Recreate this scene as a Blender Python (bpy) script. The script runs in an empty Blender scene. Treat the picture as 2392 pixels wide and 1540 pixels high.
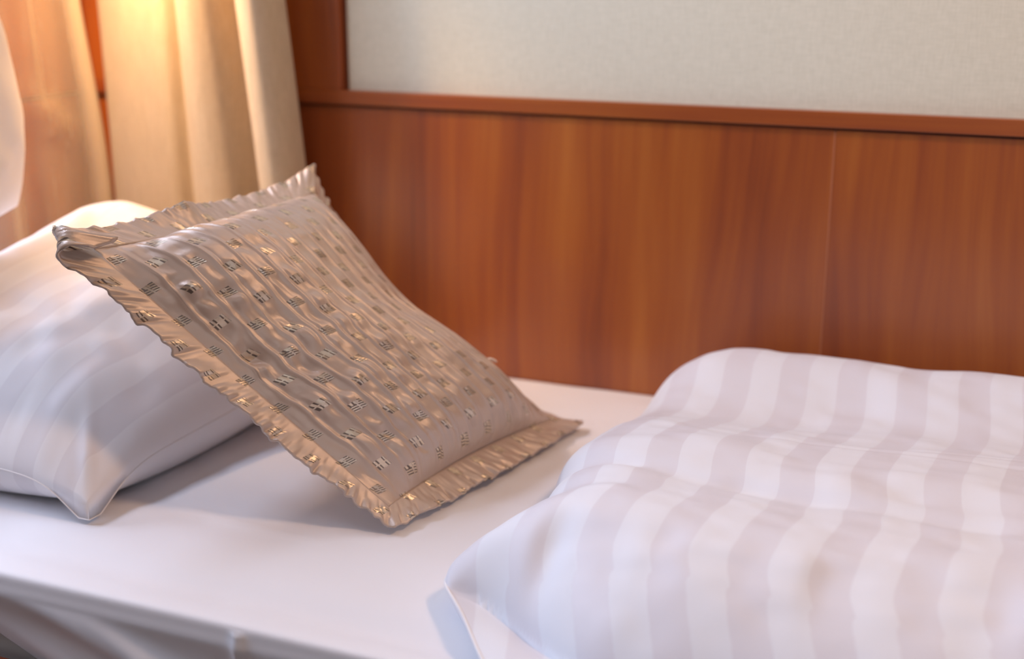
import bpy, math
import numpy as np
rng = np.random.default_rng(7)
S = bpy.context.scene
C = S.collection
Z0 = 0.55                       # height of the mattress top above the floor

# ------------------------------------------------------------------ camera
cam = bpy.data.cameras.new('camera'); co = bpy.data.objects.new('camera', cam); C.objects.link(co)
S.camera = co
cam.sensor_width = 36; cam.lens = 36*3050/2392
co.location = (0, 0, Z0+.667)
co.rotation_euler = (math.radians(90-15.9), 0, math.radians(22.9))
cam.clip_start = .05
cam.dof.use_dof = True; cam.dof.focus_distance = 1.50; cam.dof.aperture_fstop = 2.1
cam.dof.aperture_blades = 0

# ------------------------------------------------------------------ world, lights, exposure
W = bpy.data.worlds.new('world'); S.world = W; W.use_nodes = True
bg = W.node_tree.nodes['Background']; bg.inputs[0].default_value = (.80, .88, 1, 1); bg.inputs[1].default_value = 1.0
def area(name, loc, target, sx, sy, power, col, spread=180):
    l = bpy.data.lights.new(name, 'AREA'); l.shape = 'RECTANGLE'; l.size = sx; l.size_y = sy
    l.energy = power; l.color = col; l.spread = math.radians(spread)
    o = bpy.data.objects.new(name, l); C.objects.link(o); o.location = loc
    from mathutils import Vector
    d = Vector(target)-Vector(loc); o.rotation_euler = d.to_track_quat('-Z', 'Y').to_euler()
    return o
# daylight outside the window in the head wall, and an added weak fill from behind the camera
area('daylight_window', (-1.90, 1.12, Z0+.98), (-.4, 1.12, Z0+.1), .95, 1.3, 42, (.64, .75, 1))
area('room_fill_light', (1.2, -1.9, Z0+1.0), (0, 1.5, Z0+.3), 2.2, 1.3, .8, (.86, .88, 1))
# warm room lamp hanging under the ceiling to the right
rl_ = area('room_lamp_light', (.55, 1.12, 2.3), (-.8, 1.3, Z0), .22, .22, 9.5, (1, .60, .35))
S.view_settings.view_transform = 'Standard'; S.view_settings.look = 'None'
S.view_settings.gamma = 1; S.view_settings.use_curve_mapping = False
S.view_settings.exposure = 0.50
LAMP = (-1.42, 1.65, Z0+.90)
LAMP_POWER = 21

# ------------------------------------------------------------------ helpers
def tag(o, label=None, cat=None, group=None, kind=None):
    if label: o['label'] = label
    if cat: o['category'] = cat
    if group: o['group'] = group
    if kind: o['kind'] = kind
    return o
def empty(name, loc=(0, 0, 0)):
    o = bpy.data.objects.new(name, None); C.objects.link(o); o.location = loc
    o.empty_display_size = .05
    return o
def link(name, me, mat, parent=None):
    me.materials.append(mat)
    o = bpy.data.objects.new(name, me); C.objects.link(o)
    if parent:
        o.parent = parent
        o.matrix_parent_inverse.identity()
        me.transform(__import__('mathutils').Matrix.Translation([-v for v in parent_loc(parent)]))
    return o
def parent_loc(p):
    l = [0, 0, 0]
    while p:
        for i in range(3): l[i] += p.location[i]
        p = p.parent
    return l
def mesh(name, V, F, UV=None, smooth=True):
    me = bpy.data.meshes.new(name)
    me.from_pydata([tuple(map(float, v)) for v in V], [], [tuple(map(int, f)) for f in F])
    if UV is not None:
        L = me.uv_layers.new(name='UVMap')
        li = np.empty(len(me.loops), int); me.loops.foreach_get('vertex_index', li)
        L.data.foreach_set('uv', np.asarray(UV, float)[li].ravel())
    if smooth: me.polygons.foreach_set('use_smooth', [True]*len(me.polygons))
    me.update()
    return me
def box(name, lo, hi, mat, parent=None, bev=.0, smooth=False):
    import bmesh
    x0, y0, z0 = lo; x1, y1, z1 = hi
    V = [(x, y, z) for x in (x0, x1) for y in (y0, y1) for z in (z0, z1)]
    F = [(0, 1, 3, 2), (4, 6, 7, 5), (0, 4, 5, 1), (2, 3, 7, 6), (0, 2, 6, 4), (1, 5, 7, 3)]
    me = mesh(name, V, F, smooth=False)
    if bev:
        bm = bmesh.new(); bm.from_mesh(me)
        bmesh.ops.bevel(bm, geom=bm.edges[:], offset=bev, segments=3, affect='EDGES', profile=.5)
        bm.to_mesh(me); bm.free()
    return link(name, me, mat, parent)
def grid_faces(idx):
    a = idx[:-1, :-1].ravel(); b = idx[1:, :-1].ravel(); c = idx[1:, 1:].ravel(); d = idx[:-1, 1:].ravel()
    return np.stack([a, b, c, d], 1)
def sstep(x, a, b):
    t = np.clip((x-a)/(b-a), 0, 1); return t*t*(3-2*t)
class Noise:
    def __init__(s, seed): s.g = np.random.default_rng(seed).uniform(-1, 1, (128, 128))
    def __call__(s, x, y):
        x = np.asarray(x, float)+40.3; y = np.asarray(y, float)+37.7
        xi = np.floor(x).astype(int); yi = np.floor(y).astype(int); fx = x-xi; fy = y-yi
        fx = fx*fx*fx*(fx*(fx*6-15)+10); fy = fy*fy*fy*(fy*(fy*6-15)+10)
        g = lambda i, j: s.g[i % 128, j % 128]
        return (g(xi, yi)*(1-fx)*(1-fy)+g(xi+1, yi)*fx*(1-fy)+g(xi, yi+1)*(1-fx)*fy+g(xi+1, yi+1)*fx*fy)
N1, N2, N3, N4 = Noise(1), Noise(2), Noise(3), Noise(4)

# ------------------------------------------------------------------ materials
class M:
    """small shader-node helper"""
    def __init__(s, name):
        s.m = bpy.data.materials.new(name); s.m.use_nodes = True
        s.t = s.m.node_tree; s.t.nodes.clear()
        s.out = s.t.nodes.new('ShaderNodeOutputMaterial')
        s.b = s.t.nodes.new('ShaderNodeBsdfPrincipled'); s.t.links.new(s.b.outputs[0], s.out.inputs[0])
    def n(s, typ, **k):
        nd = s.t.nodes.new(typ)
        for a, v in k.items(): setattr(nd, a, v)
        return nd
    def put(s, sock, v):
        if isinstance(v, bpy.types.NodeSocket): s.t.links.new(v, sock)
        else: sock.default_value = v
    def math(s, op, a, b=0., c=0.):
        nd = s.n('ShaderNodeMath', operation=op); s.put(nd.inputs[0], a); s.put(nd.inputs[1], b); s.put(nd.inputs[2], c)
        return nd.outputs[0]
    def mix(s, f, a, b):
        nd = s.n('ShaderNodeMix', data_type='RGBA')
        s.put(nd.inputs[0], f); s.put(nd.inputs[6], a); s.put(nd.inputs[7], b); return nd.outputs[2]
    def noise(s, vec, scale, detail=2, rough=.5, dist=0):
        nd = s.n('ShaderNodeTexNoise'); s.put(nd.inputs['Vector'], vec)
        nd.inputs['Scale'].default_value = scale; nd.inputs['Detail'].default_value = detail
        nd.inputs['Roughness'].default_value = rough; nd.inputs['Distortion'].default_value = dist
        return nd.outputs['Fac']
    def coord(s, which='Object'): return s.n('ShaderNodeTexCoord').outputs[which]
    def mapping(s, vec, scale=(1, 1, 1), loc=(0, 0, 0), rot=(0, 0, 0)):
        nd = s.n('ShaderNodeMapping'); s.put(nd.inputs[0], vec); nd.inputs['Scale'].default_value = scale
        nd.inputs['Location'].default_value = loc; nd.inputs['Rotation'].default_value = rot; return nd.outputs[0]
    def sep(s, vec):
        nd = s.n('ShaderNodeSeparateXYZ'); s.put(nd.inputs[0], vec); return nd.outputs
    def smooth(s, v, a, b):
        nd = s.n('ShaderNodeMapRange', interpolation_type='SMOOTHSTEP'); s.put(nd.inputs[0], v)
        nd.inputs[1].default_value = a; nd.inputs[2].default_value = b; return nd.outputs[0]
    def ramp(s, v, stops):
        nd = s.n('ShaderNodeValToRGB'); s.put(nd.inputs[0], v); e = nd.color_ramp.elements
        while len(e) < len(stops): e.new(.5)
        for k, (p, c) in zip(e, stops): k.position = p; k.color = (*c, 1)
        return nd.outputs[0]
    def bump(s, h, dist, strength=1):
        nd = s.n('ShaderNodeBump'); s.put(nd.inputs['Height'], h); nd.inputs['Distance'].default_value = dist
        nd.inputs['Strength'].default_value = strength; s.t.links.new(nd.outputs[0], s.b.inputs['Normal']); return nd
    def set(s, **k):
        for a, v in k.items(): s.put(s.b.inputs[a.replace('_', ' ')], v)
def rgb(r, g, b): # sRGB 0-255 -> linear
    f = lambda c: (c/255/12.92) if c/255 <= .04045 else ((c/255+.055)/1.055)**2.4
    return (f(r), f(g), f(b))

def mat_plain(name, col, rough=.8, **k):
    m = M(name); m.set(Base_Color=(*col, 1), Roughness=rough, **k); return m.m

def mat_wood(name, seed=0., dark=1., along_x=False):
    m = M(name); v = m.coord('Object')
    if along_x: v = m.mapping(v, (1, 1, 1), rot=(0, math.radians(90), 0))
    else:
        w_ = m.noise(m.mapping(v, (1, 1, .25), (seed, 0, 0)), 3.5, 2, .5)      # the grain leans into cathedral arches
        cx = m.n('ShaderNodeCombineXYZ'); m.put(cx.inputs[0], m.math('MULTIPLY_ADD', w_, .16, -.08))
        va = m.n('ShaderNodeVectorMath', operation='ADD'); m.put(va.inputs[0], v); m.put(va.inputs[1], cx.outputs[0]); v = va.outputs[0]
    v1 = m.mapping(v, (1, 1, .10), (seed, 0, seed*.3))
    big = m.noise(v1, 7.5, 3, .55, .6)
    v2 = m.mapping(v, (1, 1, .035), (seed*2, 0, 0))
    mid = m.noise(v2, 42, 4, .6, .25)
    fine = m.noise(m.mapping(v, (1, 1, .02), (seed, 0, 0)), 330, 2, .6)
    f = m.math('ADD', m.math('MULTIPLY', big, .62), m.math('ADD', m.math('MULTIPLY', mid, .30), m.math('MULTIPLY', fine, .08)))
    d = dark
    col = m.ramp(f, [(.36, tuple(c*d for c in (.185, .036, .010))), (.47, tuple(c*d for c in (.275, .062, .012))),
                     (.55, tuple(c*d for c in (.335, .085, .013))), (.66, tuple(c*d for c in (.41, .125, .020)))])
    m.set(Base_Color=col, Roughness=.38, Coat_Weight=.8, Coat_Roughness=.26)
    m.b.inputs['Specular IOR Level'].default_value = .35
    m.bump(fine, .0002, .3)
    return m.m

def mat_linen(name, c0=(.80, .79, .80), stripes=False, c1=(.66, .635, .66), period=.078, soft=.02, phase=0.):
    m = M(name)
    uv = m.coord('UV')
    thr = m.noise(m.mapping(uv, (1, 1, 1)), 1800, 2, .6)
    base = (*c0, 1); rough = .75
    if stripes:
        x = m.sep(uv)[0]
        w = m.math('PINGPONG', m.math('ADD', x, phase+10*period), period/2)       # 0..period/2
        f = m.smooth(w, period*.25-.0009, period*.25+.0009)
        base = m.mix(f, (*c0, 1), (*c1, 1))
        rough = m.math('MULTIPLY_ADD', f, -.28, .78)
        h = m.math('MULTIPLY_ADD', f, -.6, m.math('MULTIPLY', thr, .5))
    else: h = m.math('MULTIPLY', thr, .5)
    m.set(Base_Color=base, Roughness=rough, Sheen_Weight=.25, Sheen_Roughness=.4)
    m.b.inputs['Specular IOR Level'].default_value = .25
    m.bump(h, .00025, .35)
    return m.m

def mat_satin():
    m = M('taupe_satin_with_woven_motifs'); uv = m.coord('UV'); s = m.sep(uv)
    P, Q, H = .0245, .052, .0066
    a = m.math('DIVIDE', m.math('ADD', s[0], P*20), P); col = m.math('FLOOR', a)
    par = m.math('MODULO', col, 2.)
    la = m.math('MULTIPLY', m.math('SUBTRACT', m.math('SUBTRACT', a, col), .5), P/H)      # -.. in motif half sizes
    b = m.math('ADD', m.math('DIVIDE', m.math('ADD', s[1], Q*20), Q), m.math('MULTIPLY', par, .5))
    lb = m.math('MULTIPLY', m.math('SUBTRACT', m.math('FRACT', b), .5), Q/H)
    # skew the motif a little like the woven figure
    la2 = m.math('ADD', la, m.math('MULTIPLY', lb, .22))
    inx = m.math('LESS_THAN', m.math('ABSOLUTE', la2), 1.0); iny = m.math('LESS_THAN', m.math('ABSOLUTE', lb), 1.0)
    box_ = m.math('MULTIPLY', inx, iny)
    def bar(v, c, w): return m.math('LESS_THAN', m.math('ABSOLUTE', m.math('SUBTRACT', v, c)), w)
    def AND(*x):
        r = x[0]
        for y in x[1:]: r = m.math('MULTIPLY', r, y)
        return r
    def OR(*x):
        r = x[0]
        for y in x[1:]: r = m.math('MAXIMUM', r, y)
        return r
    comb = m.math('GREATER_THAN', m.math('FRACT', m.math('MULTIPLY', m.math('ADD', lb, m.math('MULTIPLY', la2, .25)), 2.1)), .45)
    combv = m.math('GREATER_THAN', m.math('FRACT', m.math('MULTIPLY', la2, 2.1)), .42)
    left = m.math('LESS_THAN', la2, -.12); right = m.math('GREATER_THAN', la2, .18)
    up = m.math('GREATER_THAN', lb, .35); low = m.math('LESS_THAN', lb, .25)
    figA = OR(AND(left, comb, low), AND(bar(la2, .02, .12)), AND(right, comb), AND(up, combv, m.math('LESS_THAN', la2, .4)))
    figB = OR(AND(m.math('GREATER_THAN', lb, .12), combv), AND(bar(lb, 0., .12), inx), AND(m.math('LESS_THAN', lb, -.12), combv, m.math('GREATER_THAN', la2, -.7)), AND(bar(la2, .1, .14)))
    fig = AND(box_, m.math('ADD', m.math('MULTIPLY', par, figA), m.math('MULTIPLY', m.math('SUBTRACT', 1., par), figB)))
    area_ = AND(box_)
    weave = m.noise(m.mapping(uv, (1, 1, 1)), 2600, 2, .6)
    base = m.mix(m.math('MULTIPLY_ADD', weave, .35, .0), (.53, .41, .335, 1), (.66, .545, .46, 1))
    base = m.mix(m.math('MULTIPLY', area_, .80), base, (.05, .035, .03, 1))
    base = m.mix(fig, base, (.80, .66, .50, 1))
    m.set(Base_Color=base, Roughness=m.math('MULTIPLY_ADD', fig, -.02, .29), Metallic=m.math('MULTIPLY_ADD', fig, .40, .22), Sheen_Weight=.25, Sheen_Roughness=.35)
    m.b.inputs['Specular IOR Level'].default_value = .6
    m.b.inputs['Anisotropic'].default_value = .4
    thr = m.math('FRACT', m.math('MULTIPLY', m.math('ADD', la2, lb), 5.))
    m.bump(m.math('ADD', m.math('MULTIPLY', fig, m.math('MULTIPLY_ADD', thr, .4, .8)), m.math('MULTIPLY', weave, .25)), .0006, .8)
    return m.m

def mat_wallpaper():
    m = M('woven_cream_wallpaper'); v = m.coord('Object')
    a = m.noise(m.mapping(v, (1, 1, .12)), 420, 2, .6); b = m.noise(m.mapping(v, (.12, 1, 1)), 420, 2, .6)
    f = m.math('ADD', m.math('MULTIPLY', a, .5), m.math('MULTIPLY', b, .5))
    m.set(Base_Color=m.ramp(f, [(.35, (.64, .625, .505)), (.65, (.72, .70, .575))]), Roughness=.85)
    m.b.inputs['Specular IOR Level'].default_value = .2
    m.bump(f, .0003, .35)
    return m.m

def mat_curtain():
    m = M('beige_curtain_cloth'); v = m.coord('Object')
    a = m.noise(m.mapping(v, (1, 1, .08)), 260, 2, .6); b = m.noise(m.mapping(v, (.2, .2, 1)), 420, 2, .6)
    f = m.math('ADD', m.math('MULTIPLY', a, .65), m.math('MULTIPLY', b, .35))
    col = m.ramp(f, [(.35, (.56, .44, .29)), (.65, (.66, .53, .37))])
    m.set(Base_Color=col, Roughness=.8, Sheen_Weight=.2)
    m.bump(f, .0006, .5)
    tr = m.n('ShaderNodeBsdfTranslucent'); m.put(tr.inputs[0], col)
    mx = m.n('ShaderNodeMixShader'); mx.inputs[0].default_value = .25
    m.t.links.new(m.b.outputs[0], mx.inputs[1]); m.t.links.new(tr.outputs[0], mx.inputs[2]); m.t.links.new(mx.outputs[0], m.out.inputs[0])
    return m.m

def mat_sheer():
    m = M('ivory_sheer_voile'); v = m.coord('Object')
    a = m.noise(m.mapping(v, (1, 1, .05)), 300, 2, .6)
    m.set(Base_Color=(.88, .80, .66, 1), Roughness=.8)
    tr = m.n('ShaderNodeBsdfTranslucent'); tr.inputs[0].default_value = (.9, .82, .68, 1)
    m1 = m.n('ShaderNodeMixShader'); m1.inputs[0].default_value = .4
    m.t.links.new(m.b.outputs[0], m1.inputs[1]); m.t.links.new(tr.outputs[0], m1.inputs[2])
    tp = m.n('ShaderNodeBsdfTransparent'); tp.inputs[0].default_value = (1, .98, .94, 1)
    lw = m.n('ShaderNodeLayerWeight'); lw.inputs[0].default_value = .35
    op = m.math('MULTIPLY_ADD', lw.outputs['Facing'], .6, .13)
    op = m.math('ADD', op, m.math('MULTIPLY_ADD', a, .16, -.08))
    ux = m.sep(m.coord('UV'))[0]
    op = m.math('ADD', op, m.math('MULTIPLY', m.smooth(ux, .14, .05), .5))
    m2 = m.n('ShaderNodeMixShader'); m.put(m2.inputs[0], op)
    m.t.links.new(tp.outputs[0], m2.inputs[1]); m.t.links.new(m1.outputs[0], m2.inputs[2]); m.t.links.new(m2.outputs[0], m.out.inputs[0])
    return m.m

WOOD = mat_wood('cherry_veneer', 1.3); WOOD2 = mat_wood('cherry_veneer_second_sheet', 6.1); RAILW = mat_wood('cherry_solid_trim', 3.7, 1.0, True)
SHEET = mat_linen('white_cotton_sheet', (.79, .785, .82))
PILLOWM = mat_linen('white_sateen_stripe', (.82, .80, .82), True, (.75, .72, .745), .078, phase=.012)
DUVM = mat_linen('white_sateen_stripe_duvet', (.74, .755, .81), True, (.69, .68, .735), .078, phase=.02)
PLAINP = mat_linen('plain_white_cotton', (.82, .79, .79))
SATIN = mat_satin(); PAPER = mat_wallpaper(); CURT = mat_curtain(); SHEER = mat_sheer()
PAINT = mat_plain('warm_white_paint', (.78, .75, .70), .9)
CABIN = mat_plain('brown_wood_toned_wall', (.34, .20, .13), .6)
CARPET = mat_plain('brown_carpet', (.12, .07, .045), .95)
METAL = mat_plain('brushed_brass', (.7, .5, .28), .3, Metallic=1.)
DARKGAP = mat_plain('dark_joint', (.13, .03, .008), .6)
SEAM = mat_plain('light_edging', (.40, .13, .05), .5)

# ------------------------------------------------------------------ the room
YW = 1.91; XL = -1.66; XR = 2.6; YF = -2.0; ZC = 2.5
RB, RT = Z0+.4345, Z0+.4575       # rail
fl = box('floor', (XL-.1, YF-.1, -.1), (XR+.1, YW+.1, 0), CARPET); tag(fl, kind='structure')
ce = box('ceiling', (XL-.1, YF-.1, ZC), (XR+.1, YW+.1, ZC+.1), PAINT); tag(ce, kind='structure')
wb = box('wall_back', (XL, YW, 0), (XR, YW+.1, ZC), PAPER); tag(wb, kind='structure')
wr = box('wall_right', (XR, YF-.1, 0), (XR+.1, YW+.1, ZC), CABIN); tag(wr, kind='structure')
# back wall woodwork: two veneered sheets with a pale edging at their joint, a rail and a corner post
XP = -1.105; XS = -.302
p = box('wood_panel', (XL, YW-.012, .08), (XS-.0012, YW, RB-.0045), WOOD, wb)
p = box('wood_panel', (XS+.0012, YW-.012, .08), (XR, YW, RB-.0045), WOOD2, wb)
s_ = box('edging_strip', (XS-.0012, YW-.0125, .08), (XS+.0012, YW-.001, RB-.006), SEAM, wb); s_['label'] = 'thin pale edging between the two veneer sheets'
box('shadow_joint', (XL, YW-.008, RB-.0045), (XR, YW, RB), DARKGAP, wb)  # dark brown strip colours in the shadow line beneath the rail
box('rail', (XL, YW-.020, RB), (XR, YW, RT), RAILW, wb, .0015)
box('corner_post', (XL, YW-.020, RT), (XP, YW, ZC), WOOD2, wb, .0015)
box('shadow_joint', (XP, YW-.004, RT), (XP+.006, YW, ZC), DARKGAP, wb)
# head wall (left) with its window: opening y -.6..1.55, z .72..2.2
WY0, WY1, WZ0, WZ1 = .58, 1.60, Z0+.13, 2.2
import bmesh
def multi_box(name, boxes, mat, parent=None):
    V = []; F = []
    for lo, hi in boxes:
        k = len(V)
        V += [(x, y, z) for x in (lo[0], hi[0]) for y in (lo[1], hi[1]) for z in (lo[2], hi[2])]
        F += [tuple(i+k for i in f) for f in [(0, 1, 3, 2), (4, 6, 7, 5), (0, 4, 5, 1), (2, 3, 7, 6), (0, 2, 6, 4), (1, 5, 7, 3)]]
    return link(name, mesh(name, V, F, smooth=False), mat, parent)
wl = multi_box('wall_left', [((XL-.12, YF, 0), (XL, YW, WZ0)), ((XL-.12, YF, WZ1), (XL, YW, ZC)), ((XL-.12, YF, WZ0), (XL, WY0, WZ1)), ((XL-.12, WY1, WZ0), (XL, YW, WZ1))], PAINT)
tag(wl, kind='structure')
box('wood_panel', (XL, -.7, .08), (XL+.012, YW-.02, WZ0-.02), WOOD2, wl)
box('wood_panel', (XL, WY1+.06, WZ0+.004), (XL+.012, YW-.02, RB-.004), WOOD, wl)
box('wood_panel', (XL, WY1+.06, RB), (XL+.012, YW-.02, ZC-.02), WOOD2, wl)
wi = empty('window_1', (XL, WY0, WZ0)); tag(wi, kind='structure')
fw = .06
box('window_frame', (XL-.11, WY0, WZ0), (XL+.018, WY0+fw, WZ1), RAILW, wi, .003)
box('window_frame', (XL-.11, WY1, WZ0), (XL+.018, WY1+fw, WZ1), RAILW, wi, .003)
box('window_frame', (XL-.11, WY0+fw, WZ1-fw), (XL+.018, WY1, WZ1), RAILW, wi, .003)
box('mullion', (XL-.09, (WY0+WY1)/2-.025, WZ0+.03), (XL-.03, (WY0+WY1)/2+.025, WZ1-fw), RAILW, wi, .003)
box('window_sill', (XL-.11, WY0-.03, WZ0-.03), (XL+.03, WY1+fw, WZ0), RAILW, wi, .004)
gm = M('window_glass'); tp = gm.n('ShaderNodeBsdfTransparent'); gl = gm.n('ShaderNodeBsdfGlossy'); gl.inputs['Roughness'].default_value = .02
fx = gm.n('ShaderNodeFresnel'); fx.inputs[0].default_value = 1.45; mx = gm.n('ShaderNodeMixShader')
gm.t.links.new(fx.outputs[0], mx.inputs[0]); gm.t.links.new(tp.outputs[0], mx.inputs[1]); gm.t.links.new(gl.outputs[0], mx.inputs[2]); gm.t.links.new(mx.outputs[0], gm.out.inputs[0])
box('pane', (XL-.062, WY0+fw, WZ0), (XL-.058, (WY0+WY1)/2-.025, WZ1-fw), gm.m, wi)
box('pane', (XL-.062, (WY0+WY1)/2+.025, WZ0), (XL-.058, WY1, WZ1-fw), gm.m, wi)
# wall behind the camera with an added, unseen opening that lets the fill light in
wf = multi_box('wall_front', [((XL-.1, YF-.12, 0), (XR, YF, .9)), ((XL-.1, YF-.12, 2.3), (XR, YF, ZC)), ((XL-.1, YF-.12, .9), (-.1, YF, 2.3)), ((2.4, YF-.12, .9), (XR, YF, 2.3))], CABIN)
tag(wf, kind='structure')
co2 = [o for o in C.objects if o.name == 'room_fill_light'][0]; co2.location = (1.15, YF-.16, 1.6); co2.rotation_euler = (math.radians(90), 0, 0); co2.rotation_euler = (math.radians(84), 0, math.radians(0))

# ------------------------------------------------------------------ bed
bed = empty('bed', (-.4, 1.45, 0))
tag(bed, 'low bed with cherry wood frame and white fitted sheet along the panelled wall', 'bed')
# bed frame
FY = .985
box('side_board', (-1.60, FY, .16), (.95, FY+.022, Z0-.105), WOOD, bed, .003)
box('side_board', (-1.60, YW-.045, .16), (.95, YW-.022, Z0-.14), WOOD, bed, .003)
box('headboard', (-1.64, FY, .0), (-1.61, YW-.022, Z0+.10), WOOD2, bed, .003)
box('footboard', (.95, FY, .0), (.98, YW-.022, Z0-.03), WOOD2, bed, .003)
for x in (-1.58, .90):
    for y in (FY+.024, YW-.10): box('leg', (x, y, 0), (x+.045, y+.045, .20), RAILW, bed, .002)
box('slat_base', (-1.60, FY+.024, Z0-.27), (.94, YW-.047, Z0-.225), RAILW, bed)
# mattress (closed rounded block) under a fitted sheet
box('mattress', (-1.60, 1.035, Z0-.215), (.93, YW-.05, Z0-.02), mat_plain('mattress_ticking', (.7, .68, .66), .9), bed, .02)
# the fitted sheet: cross-section swept along x
nx, ns = 420, 150
xs = np.linspace(-1.605, .93, nx)
# section: from the far side up over the top, to the near edge ridge and down the near side
def sheet():
    V = np.zeros((nx, ns, 3)); X = xs[:, None]
    s = np.linspace(0, 1, ns)[None, :]
    top = s < .70
    yt = (YW-.014)+(1.055-(YW-.014))*np.clip(s/.70, 0, 1)
    r = np.clip((s-.70)/.30, 0, 1)                                # edge + side
    hem = .085+.42*np.clip(X+1.02, -.06, .35)                       # how far the side hangs down
    # round edge: quarter circle r=.028 then vertical
    q = np.clip(r/.36, 0, 1)*math.pi/2
    R_ = .026
    y = np.where(top, yt, 1.055-.022-R_*np.sin(q)+.022*(1-np.clip(r/.1, 0, 1)))
    dn = np.clip((r-.36)/.64, 0, 1)
    z = np.where(top, 0, -R_*(1-np.cos(q))-hem*dn)
    V[..., 0] = X; V[..., 1] = y; V[..., 2] = z
    # crown of the top
    V[..., 2] += np.where(top, -.004*(1-sstep(YW-.02-y, 0, .08)), 0)
    # soft dip before the piped edge, and the piping itself
    dy = y-1.01
    nearw = sstep(X, -2, -1)
    dip = -.011*np.exp(-((y-1.070-.012*N1(X*3, 0*X))/.028)**2)*(1+.4*N2(X*4, 0*X))
    V[..., 2] += np.where(s < .78, dip, 0)
    ridge = np.exp(-((r-.16)/.07)**2)*(s >= .68)
    V[..., 2] += .004*ridge; V[..., 1] -= .0035*ridge
    # gentle wrinkles of the top
    V[..., 2] += .0016*N1(X*6+y*9, y*16)*sstep(y, 1.03, 1.2)+.0008*N2(X*16, y*30)*sstep(y, 1.03, 1.2)
    c = X-.10+(y-1.3)*.5
    V[..., 2] += .0028*np.exp(-((y-(1.235-.10*(X+1.0)+.01*N1(X*5, 0)))/.006)**2)*sstep(X, -1.02, -.92)*(1-sstep(X, -.86, -.7))
    # slanting pulls on the side
    k = dn*(1-top)
    ph = X*9+z*22
    V[..., 1] += np.sin(math.pi*np.clip(dn, 0, 1))*(.018*N3(ph, z*4)+.008*N4(X*15+z*26, z*5))*(1-top)
    V[..., 1] += .016*dn**1.0*(1-top)
    # vertical seam of the fitted corner
    V[..., 1] -= .005*np.exp(-((X+.735)/.006)**2)*(r > .2)*(1-top)
    V[..., 2] += Z0
    return V
V = sheet(); idx = np.arange(nx*ns).reshape(nx, ns)
uv = np.stack([V[..., 0], V[..., 1]-V[..., 2]], -1).reshape(-1, 2)
o = link('fitted_sheet', mesh('fitted_sheet', V.reshape(-1, 3), grid_faces(idx), uv), SHEET, bed)
sm = o.modifiers.new('thickness', 'SOLIDIFY'); sm.thickness = .0015; sm.offset = 0

# ------------------------------------------------------------------ pillow-like closed shapes
def closed(name, F_, B_, UV_, mat, parent=None):
    """F_, B_: front and back grids that share their border"""
    nu, nv = F_.shape[:2]
    iF = np.arange(nu*nv).reshape(nu, nv); iB = iF.copy()
    inner = (nu-2)*(nv-2); iB[1:-1, 1:-1] = nu*nv+np.arange(inner).reshape(nu-2, nv-2)
    V = np.concatenate([F_.reshape(-1, 3), B_[1:-1, 1:-1].reshape(-1, 3)])
    UVs = np.concatenate([UV_.reshape(-1, 2), UV_[1:-1, 1:-1].reshape(-1, 2)])
    return link(name, mesh(name, V, np.concatenate([grid_faces(iF), grid_faces(iB)[:, ::-1]]), UVs), mat, parent)
def dense(n, k=.6):      # -1..1 with more samples near the ends
    t = np.linspace(-1, 1, n); return (1-k)*t+k*np.sin(t*math.pi/2)
def piping(name, pts, r, mat, parent):
    cu = bpy.data.curves.new(name, 'CURVE'); cu.dimensions = '3D'; cu.bevel_depth = r; cu.bevel_resolution = 2
    sp = cu.splines.new('POLY'); sp.points.add(len(pts)-1)
    for q, v in zip(sp.points, pts): q.co = (*map(float, v), 1)
    sp.use_cyclic_u = True
    tmp = bpy.data.objects.new(name+'_tmp', cu); me = bpy.data.meshes.new_from_object(tmp)
    bpy.data.objects.remove(tmp); bpy.data.curves.remove(cu)
    return link(name, me, mat, parent)
def border(G): return np.concatenate([G[:-1, 0], G[-1, :-1], G[::-1, -1][:-1], G[0, ::-1][:-1]])

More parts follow.
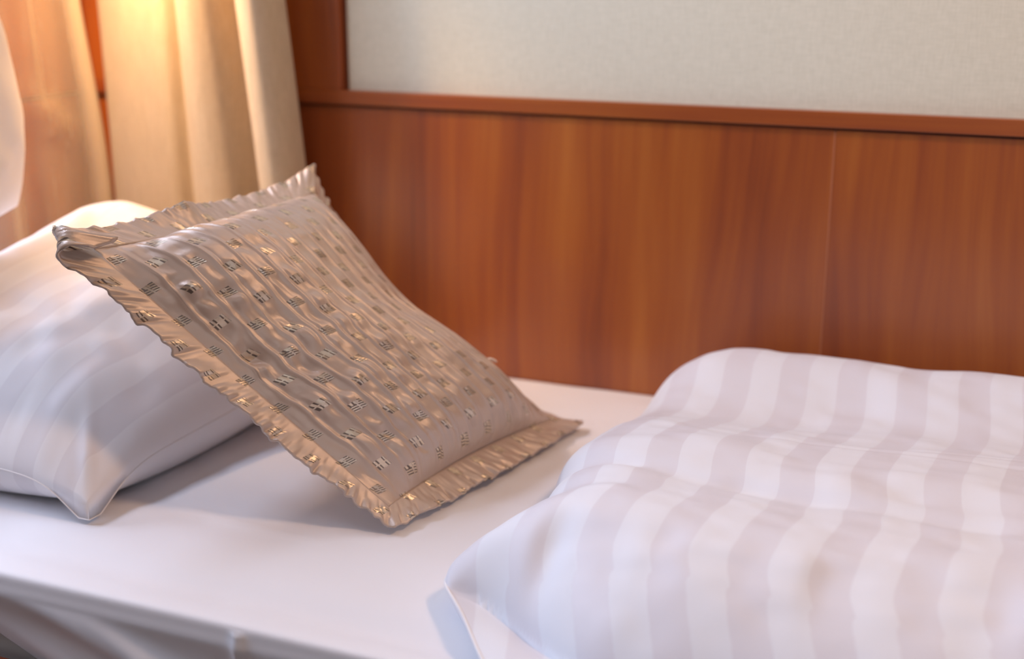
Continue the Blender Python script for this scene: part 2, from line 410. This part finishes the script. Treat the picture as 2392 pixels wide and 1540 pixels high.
# striped bed pillow
nu, nv = 200, 220
U, Vv = np.meshgrid(dense(nu), dense(nv), indexing='ij')      # U: head(-1) .. foot(+1);  V: near(-1) .. far(+1)
A = np.array([-1.53, 1.10]); B = np.array([-1.045, 1.150]); Cc = np.array([-.96, 1.745]); D = np.array([-1.50, 1.755])
def bil(u, v, a, b, c, d):
    s = (u+1)/2; t = (v+1)/2
    return a*((1-s)*(1-t))[..., None]+b*(s*(1-t))[..., None]+c*(s*t)[..., None]+d*((1-s)*t)[..., None]
u2 = U*(1-.055*(1-Vv**2)); v2 = Vv*(1-.045*(1-U**2))
XY = bil(u2, v2, A, B, Cc, D)
prof = (np.clip(1-np.abs(U)**2.5, 0, 1)*np.clip(1-np.abs(Vv)**np.where(Vv > 0, 5., 2.3), 0, 1))**.60
def pillow_top():
    mid = .030+.028*(1-np.abs(U*Vv)**3)+.055*sstep(-U, -.3, 1)+.03*sstep(Vv, -.5, .9)+.028*sstep(Vv, -.1, .9)*sstep(-U, -.9, .2)*(1-.6*sstep(-U, .4, 1))+.020*sstep(-U, -.3, .6)
    wr = .006*N1(U*3+5, Vv*2.5)+.0028*N2(U*7, Vv*9+U*2)+.004*N3(U*3+Vv*2, Vv*3-U*4)
    edgew = np.exp(-((1-np.abs(Vv))/.20)**2)+.6*np.exp(-((1-np.abs(U))/.2)**2)
    pk = .0035*N4((U*11+Vv*3), Vv*1.4)*edgew*np.clip(prof*2, 0, 1)
    corner = np.exp(-(((U-1)/.20)**2+((Vv+1)/.20)**2))
    top = mid+(.135+.020*(1-Vv**2))*prof*(1+.08*N1(U*2, Vv*2+3))+wr*np.clip(prof*2, 0, 1)+pk
    bot = mid-.10*prof**.8
    ax = (U-1)-(Vv+1)*1.0
    top += .012*np.exp(-((U-1+ (Vv+1)*.9)/.05)**2)*np.exp(-((Vv+1)/.22)**2)*np.clip(prof*6, 0, 1)   # pulled fold at the near corner
    bot = np.maximum(bot, .006+.0*U); top = np.maximum(top, .007)
    return top, bot, mid
top, bot, mid = pillow_top()
border_mask = np.zeros_like(U, bool); border_mask[[0, -1], :] = True; border_mask[:, [0, -1]] = True
midc = np.maximum(mid-.030*np.exp(-(((U-1)/.2)**2+((Vv+1)/.2)**2)), .008)
top = np.where(border_mask, midc, top); bot = np.where(border_mask, midc, bot)
sc = lambda Z: np.concatenate([XY, (Z+Z0)[..., None]], -1)
uvp = np.stack([(U+1)/2*.62+.0, (Vv+1)/2*.74], -1)
pil = empty('striped_pillow', (-1.27, 1.48, Z0)); tag(pil, 'white satin-striped bed pillow lying flat under the taupe cushion', 'pillow')
closed('pillow_cover', sc(top), sc(bot), uvp, PILLOWM, pil)
piping('seam', border(sc(midc))[::2], .0009, PLAINP, pil)

# plain white pillow standing against the head of the bed, left edge of the photograph
nu2 = nv2 = 110
U3, V3 = np.meshgrid(dense(nu2), dense(nv2), indexing='ij')      # U3: along the bed width (near -1 .. far +1), V3: up
def upright(cx, cy, cz, hw, hh, th, lean):
    a = U3*(1-.30*V3**2)**.5*(1-.03*(1-V3**2)); b = V3*(1-.30*U3**2)**.5*(1-.03*(1-U3**2))
    pr = (np.clip(1-np.abs(U3)**2.4, 0, 1)*np.clip(1-np.abs(V3)**2.4, 0, 1))**.5
    wr = .005*N2(U3*4+2, V3*4)+.003*N3(U3*9, V3*6)
    base = np.stack([cx-lean*(b+1)*hh, cy+a*hw, cz+(b+1)*hh], -1)
    n = np.array([1, 0, lean]); n = n/np.linalg.norm(n)
    f = base+n*((pr*th+wr*np.clip(2*pr, 0, 1)))[..., None]; k = base-n*(pr*th*.8)[..., None]
    return f, k, np.stack([a*hw, b*hh], -1)
up = empty('upright_pillow', (-1.45, 1.20, Z0+.2)); tag(up, 'plain white pillow standing upright at the head of the bed, cut by the left edge', 'pillow')
f_, k_, uu = upright(-1.42, 1.203, Z0+.275, .335, .225, .075, .16)
closed('pillow_cover', f_, k_, uu, PLAINP, up)

# ------------------------------------------------------------------ duvet
duv = empty('folded_duvet', (.2, 1.45, Z0)); tag(duv, 'white satin-striped duvet folded in layers on the right half of the bed', 'duvet')
nx2, ny2 = 420, 330
xd0, xd1, yd0, yd1 = -.515, .90, .930, 1.865
U4, V4 = np.meshgrid(dense(nx2, .75), dense(ny2, .6), indexing='ij')
def duvet():
    sx = (U4+1)/2; sy = (V4+1)/2
    y = yd0+(yd1-yd0)*sy
    xe = xd0-.020+.17*np.clip((1.150-y)/.22, 0, 1)**1.5+.010*np.exp(-((y-1.36)/.04)**2)+.026*np.exp(-((y-1.265)/.06)**2)-.024*np.exp(-((y-1.135)/.045)**2)+.0*y+.020*sstep(y, 1.5, 1.7)-.006*np.exp(-((y-1.45)/.07)**2)+.03*sstep(y, 1.72, 1.86)
    x = xe+(xd1-xe)*sx
    y = y+.030*np.sin(math.pi*np.clip((x-xd0)/1.4, 0, 1))*(-(1-sy))*1.0        # near edge bows towards the room
    dl = np.clip((x-xe)/.13, 0, 1); dr = np.clip((xd1-x)/.1, 0, 1)
    dn = np.clip((y-y.min(axis=1, keepdims=True))/.12, 0, 1); df = np.clip((yd1-y)/.09, 0, 1)
    e = lambda d, p=2.2: (1-(1-d)**p)**(1/p)
    prof = e(dl)*e(dr)*e(dn)*e(df)
    # layers: near part is the fullest, a pressed crease, then the far hump
    X = x+.0
    h = .107+0*x
    h = h+.018*np.exp(-((y-1.20)/.10)**2)
    h = h+.010*np.exp(-((y-1.40)/.06)**2)
    h = h-.026*np.exp(-((y-(1.625+.03*(X+.3)))/.085)**2)*(1-.6*sstep(X, -.40, .1))
    h = h+.022*np.exp(-((y-1.77)/.08)**2)
    h = h-.007*np.exp(-((y-(1.335-.04*(X+.3)+.01*N1(X*7, 0)))/.016)**2)
    h = h-.0018*np.exp(-((y-(1.500+.00*(X))-.004*N2(X*9, 0))/.005)**2)*sstep(X, -.42, -.3)     # pressed crease
    h = h-.0012*np.exp(-((y-(1.528)-.003*N3(X*12, 0))/.004)**2)*sstep(X, -.2, -.1)
    h = h+.006*N1(X*5+1, y*7)+.0045*N2(X*9+y*4, y*12)+.0016*N3(X*28+y*5, y*42)
    h = h+.005*N4(X*5-y*3, y*20)*sstep(y, 1.2, 1.3)*(1-sstep(y, 1.36, 1.45))
    yv = 1.114-.090*sstep(X, -.53, -.33)+.008*N1(X*9, 0)                 # the upper layer ends here, a lower one shows in front
    u_ = np.clip((y-yv)/.125, 0, 1); lay = np.where(y > yv, .012+(h-.012-.016*(1-np.clip((y-yv)/.26, 0, 1))**2)*e(u_, 2.0), .012+.010*np.sin(np.clip((yv-y)/.09, 0, 1)*math.pi))
    h = lay
    seam = .016+.020*np.exp(-(((x-xd0)/.08)**2+((y-1.14)/.07)**2))
    top = seam+prof*(h-seam)
    # puckers beside the near left corner and along the near hem
    q = np.exp(-((y-1.135)/.05)**2)
    top += q*.007*N4(x*22, y*3)*np.clip(prof*3, 0, 1)
    top -= .012*np.exp(-(((x-xd0-.075)/.022)**2+((y-1.14)/.04)**2))*np.clip(prof*3, 0, 1)
    bot = np.maximum(seam-prof*.05, .006)
    bot = np.where(prof > .6, .006, bot)
    return x, y, top, bot, seam
x, y, top, bot, seam = duvet()
bm_ = np.zeros_like(U4, bool); bm_[[0, -1], :] = True; bm_[:, [0, -1]] = True
top = np.where(bm_, seam, top); bot = np.where(bm_, seam, bot)
G1 = np.stack([x, y, top+Z0], -1); G2 = np.stack([x, y, bot+Z0], -1)
arc = np.cumsum(np.concatenate([np.zeros((1, ny2)), np.linalg.norm(np.diff(G1, axis=0), axis=-1)]), axis=0)
mid_i = nx2//2
uvd = np.stack([x*.6+.4*(arc+(x[mid_i]-arc[mid_i]).mean()), y], -1)
closed('duvet_cover', G1, G2, uvd, DUVM, duv)
piping('hem_seam', border(G1)[::2], .0018, PLAINP, duv)

# ------------------------------------------------------------------ taupe satin cushion with a flange
cu = empty('throw_cushion', (-.80, 1.43, Z0)); tag(cu, 'taupe satin flanged cushion with woven metallic squares leaning on the striped pillow', 'cushion')
FBL = np.array([-.692, 1.268, .012]); FBR = np.array([-.606, 1.700, .014]); FTL = np.array([-1.058, 1.152, .362]); FTR = np.array([-.976, 1.598, .377])
ea = (FBR-FBL); WA = np.linalg.norm(ea); eb = ((FTL-FBL)+(FTR-FBR))/2; HB = np.linalg.norm(eb)
nn = np.cross(ea, eb); nn /= np.linalg.norm(nn)
ea_ = ea/WA; eb_ = eb/HB
FL, FR, FB, FT = .025, .036, .025, .033        # flange widths: left, right, bottom, top
def plane(a, b):                 # a, b in metres over the whole cushion incl. flange
    s = (a/WA)[..., None]; t = (b/HB)[..., None]
    P = FBL*(1-s)*(1-t)+FBR*s*(1-t)+FTL*(1-s)*t+FTR*s*t
    # slouch: the cushion bends gently so that its middle sinks towards the pillow
    sag = -.034*np.sin(math.pi*np.clip(b/HB, 0, 1))**1.0*(.35+.65*a/WA)
    P = P-ea_*(.030*np.sin(math.pi*np.clip(b/HB*.95+.05, 0, 1))**1.3*np.clip(a/WA, 0, 1)**2)[..., None]
    return P+nn*sag[..., None]
na, nb = 620, 420
ua = np.linspace(-1, 1, na)*.35+.65*np.sin(np.linspace(-1, 1, na)*math.pi/2); ub = dense(nb, .5)
Ua, Ub = np.meshgrid(ua, ub, indexing='ij')
def body():
    a = FL+(WA-FL-FR)*(Ua+1)/2; b = FB+(HB-FB-FT)*(Ub+1)/2
    # seam pulls in at the middle of every side
    a = a-Ua*.012*(1-Ub**2)*np.abs(Ua)**3; b = b-Ub*.012*(1-Ua**2)*np.abs(Ub)**3
    pr = (np.clip(1-np.abs(Ua)**2.3, 0, 1)*np.clip(1-np.abs(Ub)**np.where(Ub > 0, 5.0, 2.6), 0, 1))**.56
    pr = pr**(1+.80*sstep(-Ua, .1, .95))
    full = .080*(1+.22*sstep(-Ub, -.3, .8))
    base = plane(a, b)
    # pleats run from top to bottom seam
    P_ = .0245
    w = a+.0022*N1(b*16, a*9)+.0012*N2(b*40, a*20)
    ph = (w/P_) % 1.0
    d = np.abs(ph-0.0); d = np.minimum(d, 1-d)*2                # 0 on the pleat line
    ridge = np.exp(-(d/.20)**2)
    valley = np.exp(-((((w-.0042)/P_) % 1.0-.0)*1.0/.18)**2)
    str_ = .75+.5*N3(a*20, b*7)
    pleat = (.0036*ridge-.0018*np.exp(-(((ph-.24))/.09)**2))*str_
    # ruching: short cross puckers between the pleats, strongest near the left flange
    lw = .45+1.7*np.exp(-((Ua+1)/.5))
    colk = np.floor(w/P_)
    puck = (.0026*N4(colk*3.7+ph*1.1, b*44)+.0018*N2(a*75, b*62)+.0022*N1(a*48+b*20, b*50))*lw*np.clip(d*1.4, .25, 1)
    # folds that fan out of the bottom and top seams
    bw = np.exp(-((Ub+1)/.24)); tw = np.exp(-((1-Ub)/.20))
    fan = .0034*N1(a*95+b*6, b*5)*bw+.0022*N2(a*85, b*9)*tw
    lfan = .0022*N3(a*9, b*85)*np.exp(-((Ua+1)/.14))
    wob = .006*N1(a*9, b*8+3)+.0022*N3(a*24, b*20)
    inn = np.clip(pr*3.2, 0, 1)
    h = full*pr+(pleat+puck+fan+lfan)*np.clip(pr*4, 0.15, 1)+wob*inn
    hb = -.060*pr*(1+.0*Ua)+.004*N2(a*10, b*10)*inn
    bor = np.zeros_like(Ua, bool); bor[[0, -1], :] = True; bor[:, [0, -1]] = True
    h = np.where(bor, 0, h); hb = np.where(bor, 0, hb)
    F_ = base+nn*h[..., None]; B_ = base+nn*hb[..., None]
    F_[..., 2] = np.maximum(F_[..., 2], .012); B_[..., 2] = np.maximum(B_[..., 2], .008)
    sl = h*0
    # arc-length like texture coordinates so the motifs do not stretch over the flanks
    da = np.linalg.norm(np.diff(plane(a, b)+nn*(full*pr)[..., None], axis=0), axis=-1)
    arcA = np.concatenate([np.zeros((1, nb)), np.cumsum(da, 0)]); mid = arcA[na//2]
    # pleats follow the same coordinate
    return F_, B_, a, b
F_, B_, ca, cb = body()
F_[..., 2] += Z0; B_[..., 2] += Z0
uvc = np.stack([ca, cb], -1)
bodyo = closed('cover', F_, B_, uvc, SATIN, cu)

# flange: a flat double hem all round, ruffled, rolled over at the upper left corner
def flange():
    nt = 16
    def side(n, p0, p1):  # parameter along one side in body corner coordinates
        return None
    # walk around the border of the body grid (Ua, Ub) and extend outwards
    per = []; n_s = 300
    def pt(ua_, ub_):
        a = FL+(WA-FL-FR)*(ua_+1)/2; b = FB+(HB-FB-FT)*(ub_+1)/2
        return a-ua_*.012*(1-ub_**2)*abs(ua_)**3, b-ub_*.012*(1-ua_**2)*abs(ub_)**3
    rings = []
    t = np.linspace(0, 4, 4*n_s, endpoint=False)
    rows = []
    for tt in t:
        k = int(tt); f = (tt-k)*2-1
        if k == 0: ua_, ub_ = f, -1.; oa, ob = 0, -1      # bottom, left->right
        elif k == 1: ua_, ub_ = 1., f; oa, ob = 1, 0      # right, upwards
        elif k == 2: ua_, ub_ = -f, 1.; oa, ob = 0, 1     # top, right->left
        else: ua_, ub_ = -1., -f; oa, ob = -1, 0          # left, downwards
        a, b = pt(ua_, ub_)
        # outer point on the outer rectangle
        A_ = WA*(ua_+1)/2; B2 = HB*(ub_+1)/2
        rows.append((a, b, A_, B2, k, f, ua_, ub_))
    R = np.array(rows)
    r = np.linspace(0, 1, nt)[None, :]
    a = R[:, 0:1]*(1-r)+R[:, 2:3]*r; b = R[:, 1:2]*(1-r)+R[:, 3:4]*r
    K = R[:, 4:5]; f = R[:, 5:6]; s = np.arange(len(R))[:, None]/n_s
    ruff = r*(.0030*N1(s*26, r*1.5)+.0034*N2(s*75, r*1.5+3))
    P = plane(a, b)
    # outline wobble
    wob = (.0022*N3(s*22, 0*r)+.0020*N4(s*75, 0*r))*r**2
    outv = np.zeros_like(P); outv += np.where(K[..., None] == 0, -eb_, 0)+np.where(K[..., None] == 2, eb_, 0)+np.where(K[..., None] == 1, ea_, 0)+np.where(K[..., None] == 3, -ea_, 0)
    P = P+outv*wob[..., None]
    off = ruff
    # bottom flange lies on the sheet, turned outwards; upper flange stands up behind the body; left flange turns slightly back
    ce_ = np.cos(f*math.pi/2).clip(0, 1)
    off = off+np.where(K == 2, (-.016*r+.010*np.sin(f*5+.8)*r+.006*np.sin(f*11)*r)*ce_**.3, 0)
    off = off+np.where(K == 3, -.010*r*ce_**.5, 0)+np.where(K == 1, -.032*r*ce_**.35, 0)
    P = P+nn*off[..., None]
    # bottom: rotate outwards towards the sheet
    bt = np.where(K == 0, 1., 0)*np.ones_like(r)
    P[..., 0] += bt*.012*r*ce_**.4; P[..., 1] += bt*-.004*r*ce_**.4
    # upper left corner rolls forward over the body
    dTL = np.sqrt((a-0)**2+(b-HB)**2)
    P = P+(eb_*.030-ea_*.058)*(np.exp(-(dTL/.052)**2)*r**.8)[..., None]
    dTR = np.sqrt((a-WA)**2+(b-HB)**2); P = P+(eb_*.010+ea_*.006)*(np.exp(-(dTR/.05)**2)*r)[..., None]
    P[..., 2] = np.maximum(P[..., 2], .0055+.004*np.clip(N1(s*30, 0*r), 0, 1)*r)
    return P, a, b, R
Pf, fa, fb, R = flange()
# roll of the corner: bend everything beyond a diagonal line round a small cylinder towards the front
dgn = (ea_*-.78+eb_*.62); dgn /= np.linalg.norm(dgn)
cpt = plane(np.array([[.0]]), np.array([[HB-.004]]))[0, 0]-dgn*.012
dd = (Pf-cpt)@dgn; rr = .0125
ang = np.clip(dd/rr, 0, 2.95); ext = np.clip(dd-rr*2.95, 0, None)
bent = np.where(dd > 0, 1., 0.)
tgt = Pf-dgn*dd[..., None]+dgn*(rr*np.sin(ang)+ext*np.cos(2.95))[..., None]+nn*(rr*(1-np.cos(ang))+ext*np.sin(2.95))[..., None]
Pf = np.where(bent[..., None] > 0, tgt, Pf)
Pf[..., 2] += Z0
n_p, n_r = Pf.shape[:2]
idx = np.arange(n_p*n_r).reshape(n_p, n_r); idx = np.concatenate([idx, idx[:1]])
uvf = np.stack([fa, fb], -1).reshape(-1, 2)
fo = link('flange', mesh('flange', Pf.reshape(-1, 3), grid_faces(idx), uvf), SATIN, cu)
md = fo.modifiers.new('thickness', 'SOLIDIFY'); md.thickness = .0032; md.offset = 0
# the loose pale thread loop on the front
tp_ = F_[int(na*.80), int(nb*.285)]
def tuft():
    pts = []
    for t in np.linspace(0, 1, 14):
        pts.append(tp_+nn*(.001+.008*math.sin(t*math.pi))+ea_*(t-.5)*.016+eb_*.004*math.sin(t*7))
    cu_ = bpy.data.curves.new('t', 'CURVE'); cu_.dimensions = '3D'; cu_.bevel_depth = .0019
    sp = cu_.splines.new('POLY'); sp.points.add(13)
    for q, v in zip(sp.points, pts): q.co = (*map(float, v), 1)
    ob = bpy.data.objects.new('t', cu_); me = bpy.data.meshes.new_from_object(ob); bpy.data.objects.remove(ob); bpy.data.curves.remove(cu_)
    me.name = 'loose_thread'
    l = link('loose_thread', me, mat_plain('pale_thread', (.75, .6, .5), .7), cu); l['label'] = 'pale loose thread loop'
tuft()

# ------------------------------------------------------------------ curtains in the corner
def drape(name, path, z0, z1, mat, flare=.0, thick=.0015, parent=None, nz=60, wav=.004, seed=1):
    pts = np.array(path, float); d = np.concatenate([[0], np.cumsum(np.linalg.norm(np.diff(pts, axis=0), axis=1))]); d /= d[-1]
    n = 260; t = np.linspace(0, 1, n)
    # catmull-rom like smoothing by repeated averaging of the resampled path
    X = np.interp(t, d, pts[:, 0]); Y = np.interp(t, d, pts[:, 1])
    for _ in range(26):
        X[1:-1] = (X[:-2]+2*X[1:-1]+X[2:])/4; Y[1:-1] = (Y[:-2]+2*Y[1:-1]+Y[2:])/4
    z = np.linspace(z0, z1, nz); T, Z = np.meshgrid(t, z, indexing='ij')
    NN = Noise(seed)
    h = (z1-Z)/(z1-z0)
    P = np.stack([X[:, None]+flare*h*(T)+wav*NN(T*9, Z*1.6), Y[:, None]+wav*NN(T*9+7, Z*1.6)+0*Z, Z], -1)
    return P, T, Z
def drape_obj(name, P, mat, parent, thick=.0015):
    n, m_ = P.shape[:2]; idx = np.arange(n*m_).reshape(n, m_)
    uv = np.stack([np.repeat(np.linspace(0, .8, n)[:, None], m_, 1), P[..., 2]], -1).reshape(-1, 2)
    o = link(name, mesh(name, P.reshape(-1, 3), grid_faces(idx), uv), mat, parent)
    md = o.modifiers.new('thickness', 'SOLIDIFY'); md.thickness = thick; md.offset = 0
    return o
cur = empty('beige_curtain', (-1.4, 1.84, Z0-.1)); tag(cur, 'beige linen-weave curtain hanging in soft folds in the corner behind the pillow', 'curtain')
path = [(-1.580, 1.884), (-1.566, 1.864), (-1.50, 1.838), (-1.425, 1.828), (-1.390, 1.832), (-1.374, 1.862), (-1.358, 1.835), (-1.325, 1.795), (-1.285, 1.785), (-1.255, 1.80), (-1.236, 1.846), (-1.222, 1.862), (-1.205, 1.82), (-1.180, 1.775), (-1.150, 1.765), (-1.128, 1.790), (-1.130, 1.84), (-1.16, 1.87)]
P, T, Z = drape('c', path, Z0+.008, 2.35, CURT, 0, seed=11)
k = (2.35-Z)/2.4
P[..., 0] += (P[..., 0]+1.61)*.0+.0+(-.055+.065*np.clip((Z0+.75-Z)/.75, -.2, 1.1))*sstep(P[..., 0], -1.5, -1.2)*1.0-.0
drape_obj('curtain_cloth', P, CURT, cur, .002)
sh = empty('sheer_curtain', (-1.6, 1.7, Z0-.1)); tag(sh, 'translucent ivory sheer curtain in front of the orange wood beside the bed head', 'curtain')
pathS = [(-1.592, 1.885), (-1.584, 1.87), (-1.580, 1.84), (-1.588, 1.80), (-1.590, 1.76), (-1.600, 1.70), (-1.595, 1.655), (-1.602, 1.60), (-1.59, 1.56), (-1.605, 1.50)]
P, T, Z = drape('s', pathS, Z0+.008, 2.35, SHEER, 0, seed=12, wav=.010)
b_ = np.clip((Z-Z0)/.75, 0, 1.3)
P[..., 1] -= .028*sstep(b_, .25, .85)*(1-T)            # the free edge swings away from the corner higher up
P[..., 0] += .014*np.exp(-((Z-(Z0+.33+.11*np.sin(T*2.2)))/.022)**2)*sstep(T, .1, .3)
drape_obj('curtain_cloth', P, SHEER, sh, .0008)
# curtain rail above
rl = empty('curtain_rail', (-1.5, 1.8, 2.36)); tag(rl, 'slim metal curtain rail under the ceiling above the bed head', 'rail')
box('track', (-1.64, YW-.075, 2.35), (-1.10, YW-.045, 2.372), METAL, rl, .002)
box('track', (-1.615, -.7, 2.35), (-1.585, YW-.08, 2.372), METAL, rl, .002)
box('bracket', (-1.12, YW-.075, 2.372), (-1.10, YW-.02, 2.392), METAL, rl, .001)
box('bracket', (-1.66, .3, 2.372), (-1.585, .42, 2.392), METAL, rl, .001)

# ------------------------------------------------------------------ reading lamp above the bed head, outside the frame
lamp = empty('wall_lamp', (XL+.02, LAMP[1], LAMP[2])); tag(lamp, 'small brass reading lamp on the head wall above the bed', 'lamp')
def lathe(name, prof, mat, parent, c, n=40):
    V = []; F = []
    for k in range(n):
        a = 2*math.pi*k/n
        for r, z in prof: V.append((c[0]+r*math.cos(a), c[1]+r*math.sin(a), c[2]+z))
    m_ = len(prof)
    for k in range(n):
        for j in range(m_-1): F.append((k*m_+j, ((k+1) % n)*m_+j, ((k+1) % n)*m_+j+1, k*m_+j+1))
    return link(name, mesh(name, V, F), mat, parent)
LC = np.array(LAMP)
so = lathe('lamp_shade', [(.045, -.02), (.048, -.02), (.038, .05), (.020, .075), (.018, .075), (.035, .05), (.045, -.02)], METAL, lamp, LC)
box('lamp_arm', (XL+.02, LC[1]-.006, LC[2]+.070), (LC[0]+.006, LC[1]+.006, LC[2]+.082), METAL, lamp, .002)
box('mounting_plate', (XL+.013, LC[1]-.03, LC[2]+.04), (XL+.022, LC[1]+.03, LC[2]+.11), METAL, lamp, .003)
em = M('lamp_glow'); em.set(Base_Color=(1, .9, .7, 1), Emission_Color=(1, .62, .28, 1), Emission_Strength=10.)
lathe('bulb', [(.0, .012), (.016, .018), (.020, .03), (.014, .050), (.0, .060)], em.m, lamp, LC)
bl = bpy.data.lights.new('lamp_light', 'SPOT'); bl.energy = LAMP_POWER; bl.color = (1, .58, .25); bl.shadow_soft_size = .025
bl.spot_size = math.radians(112); bl.spot_blend = 1
bo = bpy.data.objects.new('lamp_light', bl); C.objects.link(bo); bo.location = (LC[0], LC[1], LC[2]-.03)
from mathutils import Vector
bo.rotation_euler = (Vector((-1.34, 1.88, Z0+.38))-Vector(bo.location)).to_track_quat('-Z', 'Y').to_euler()
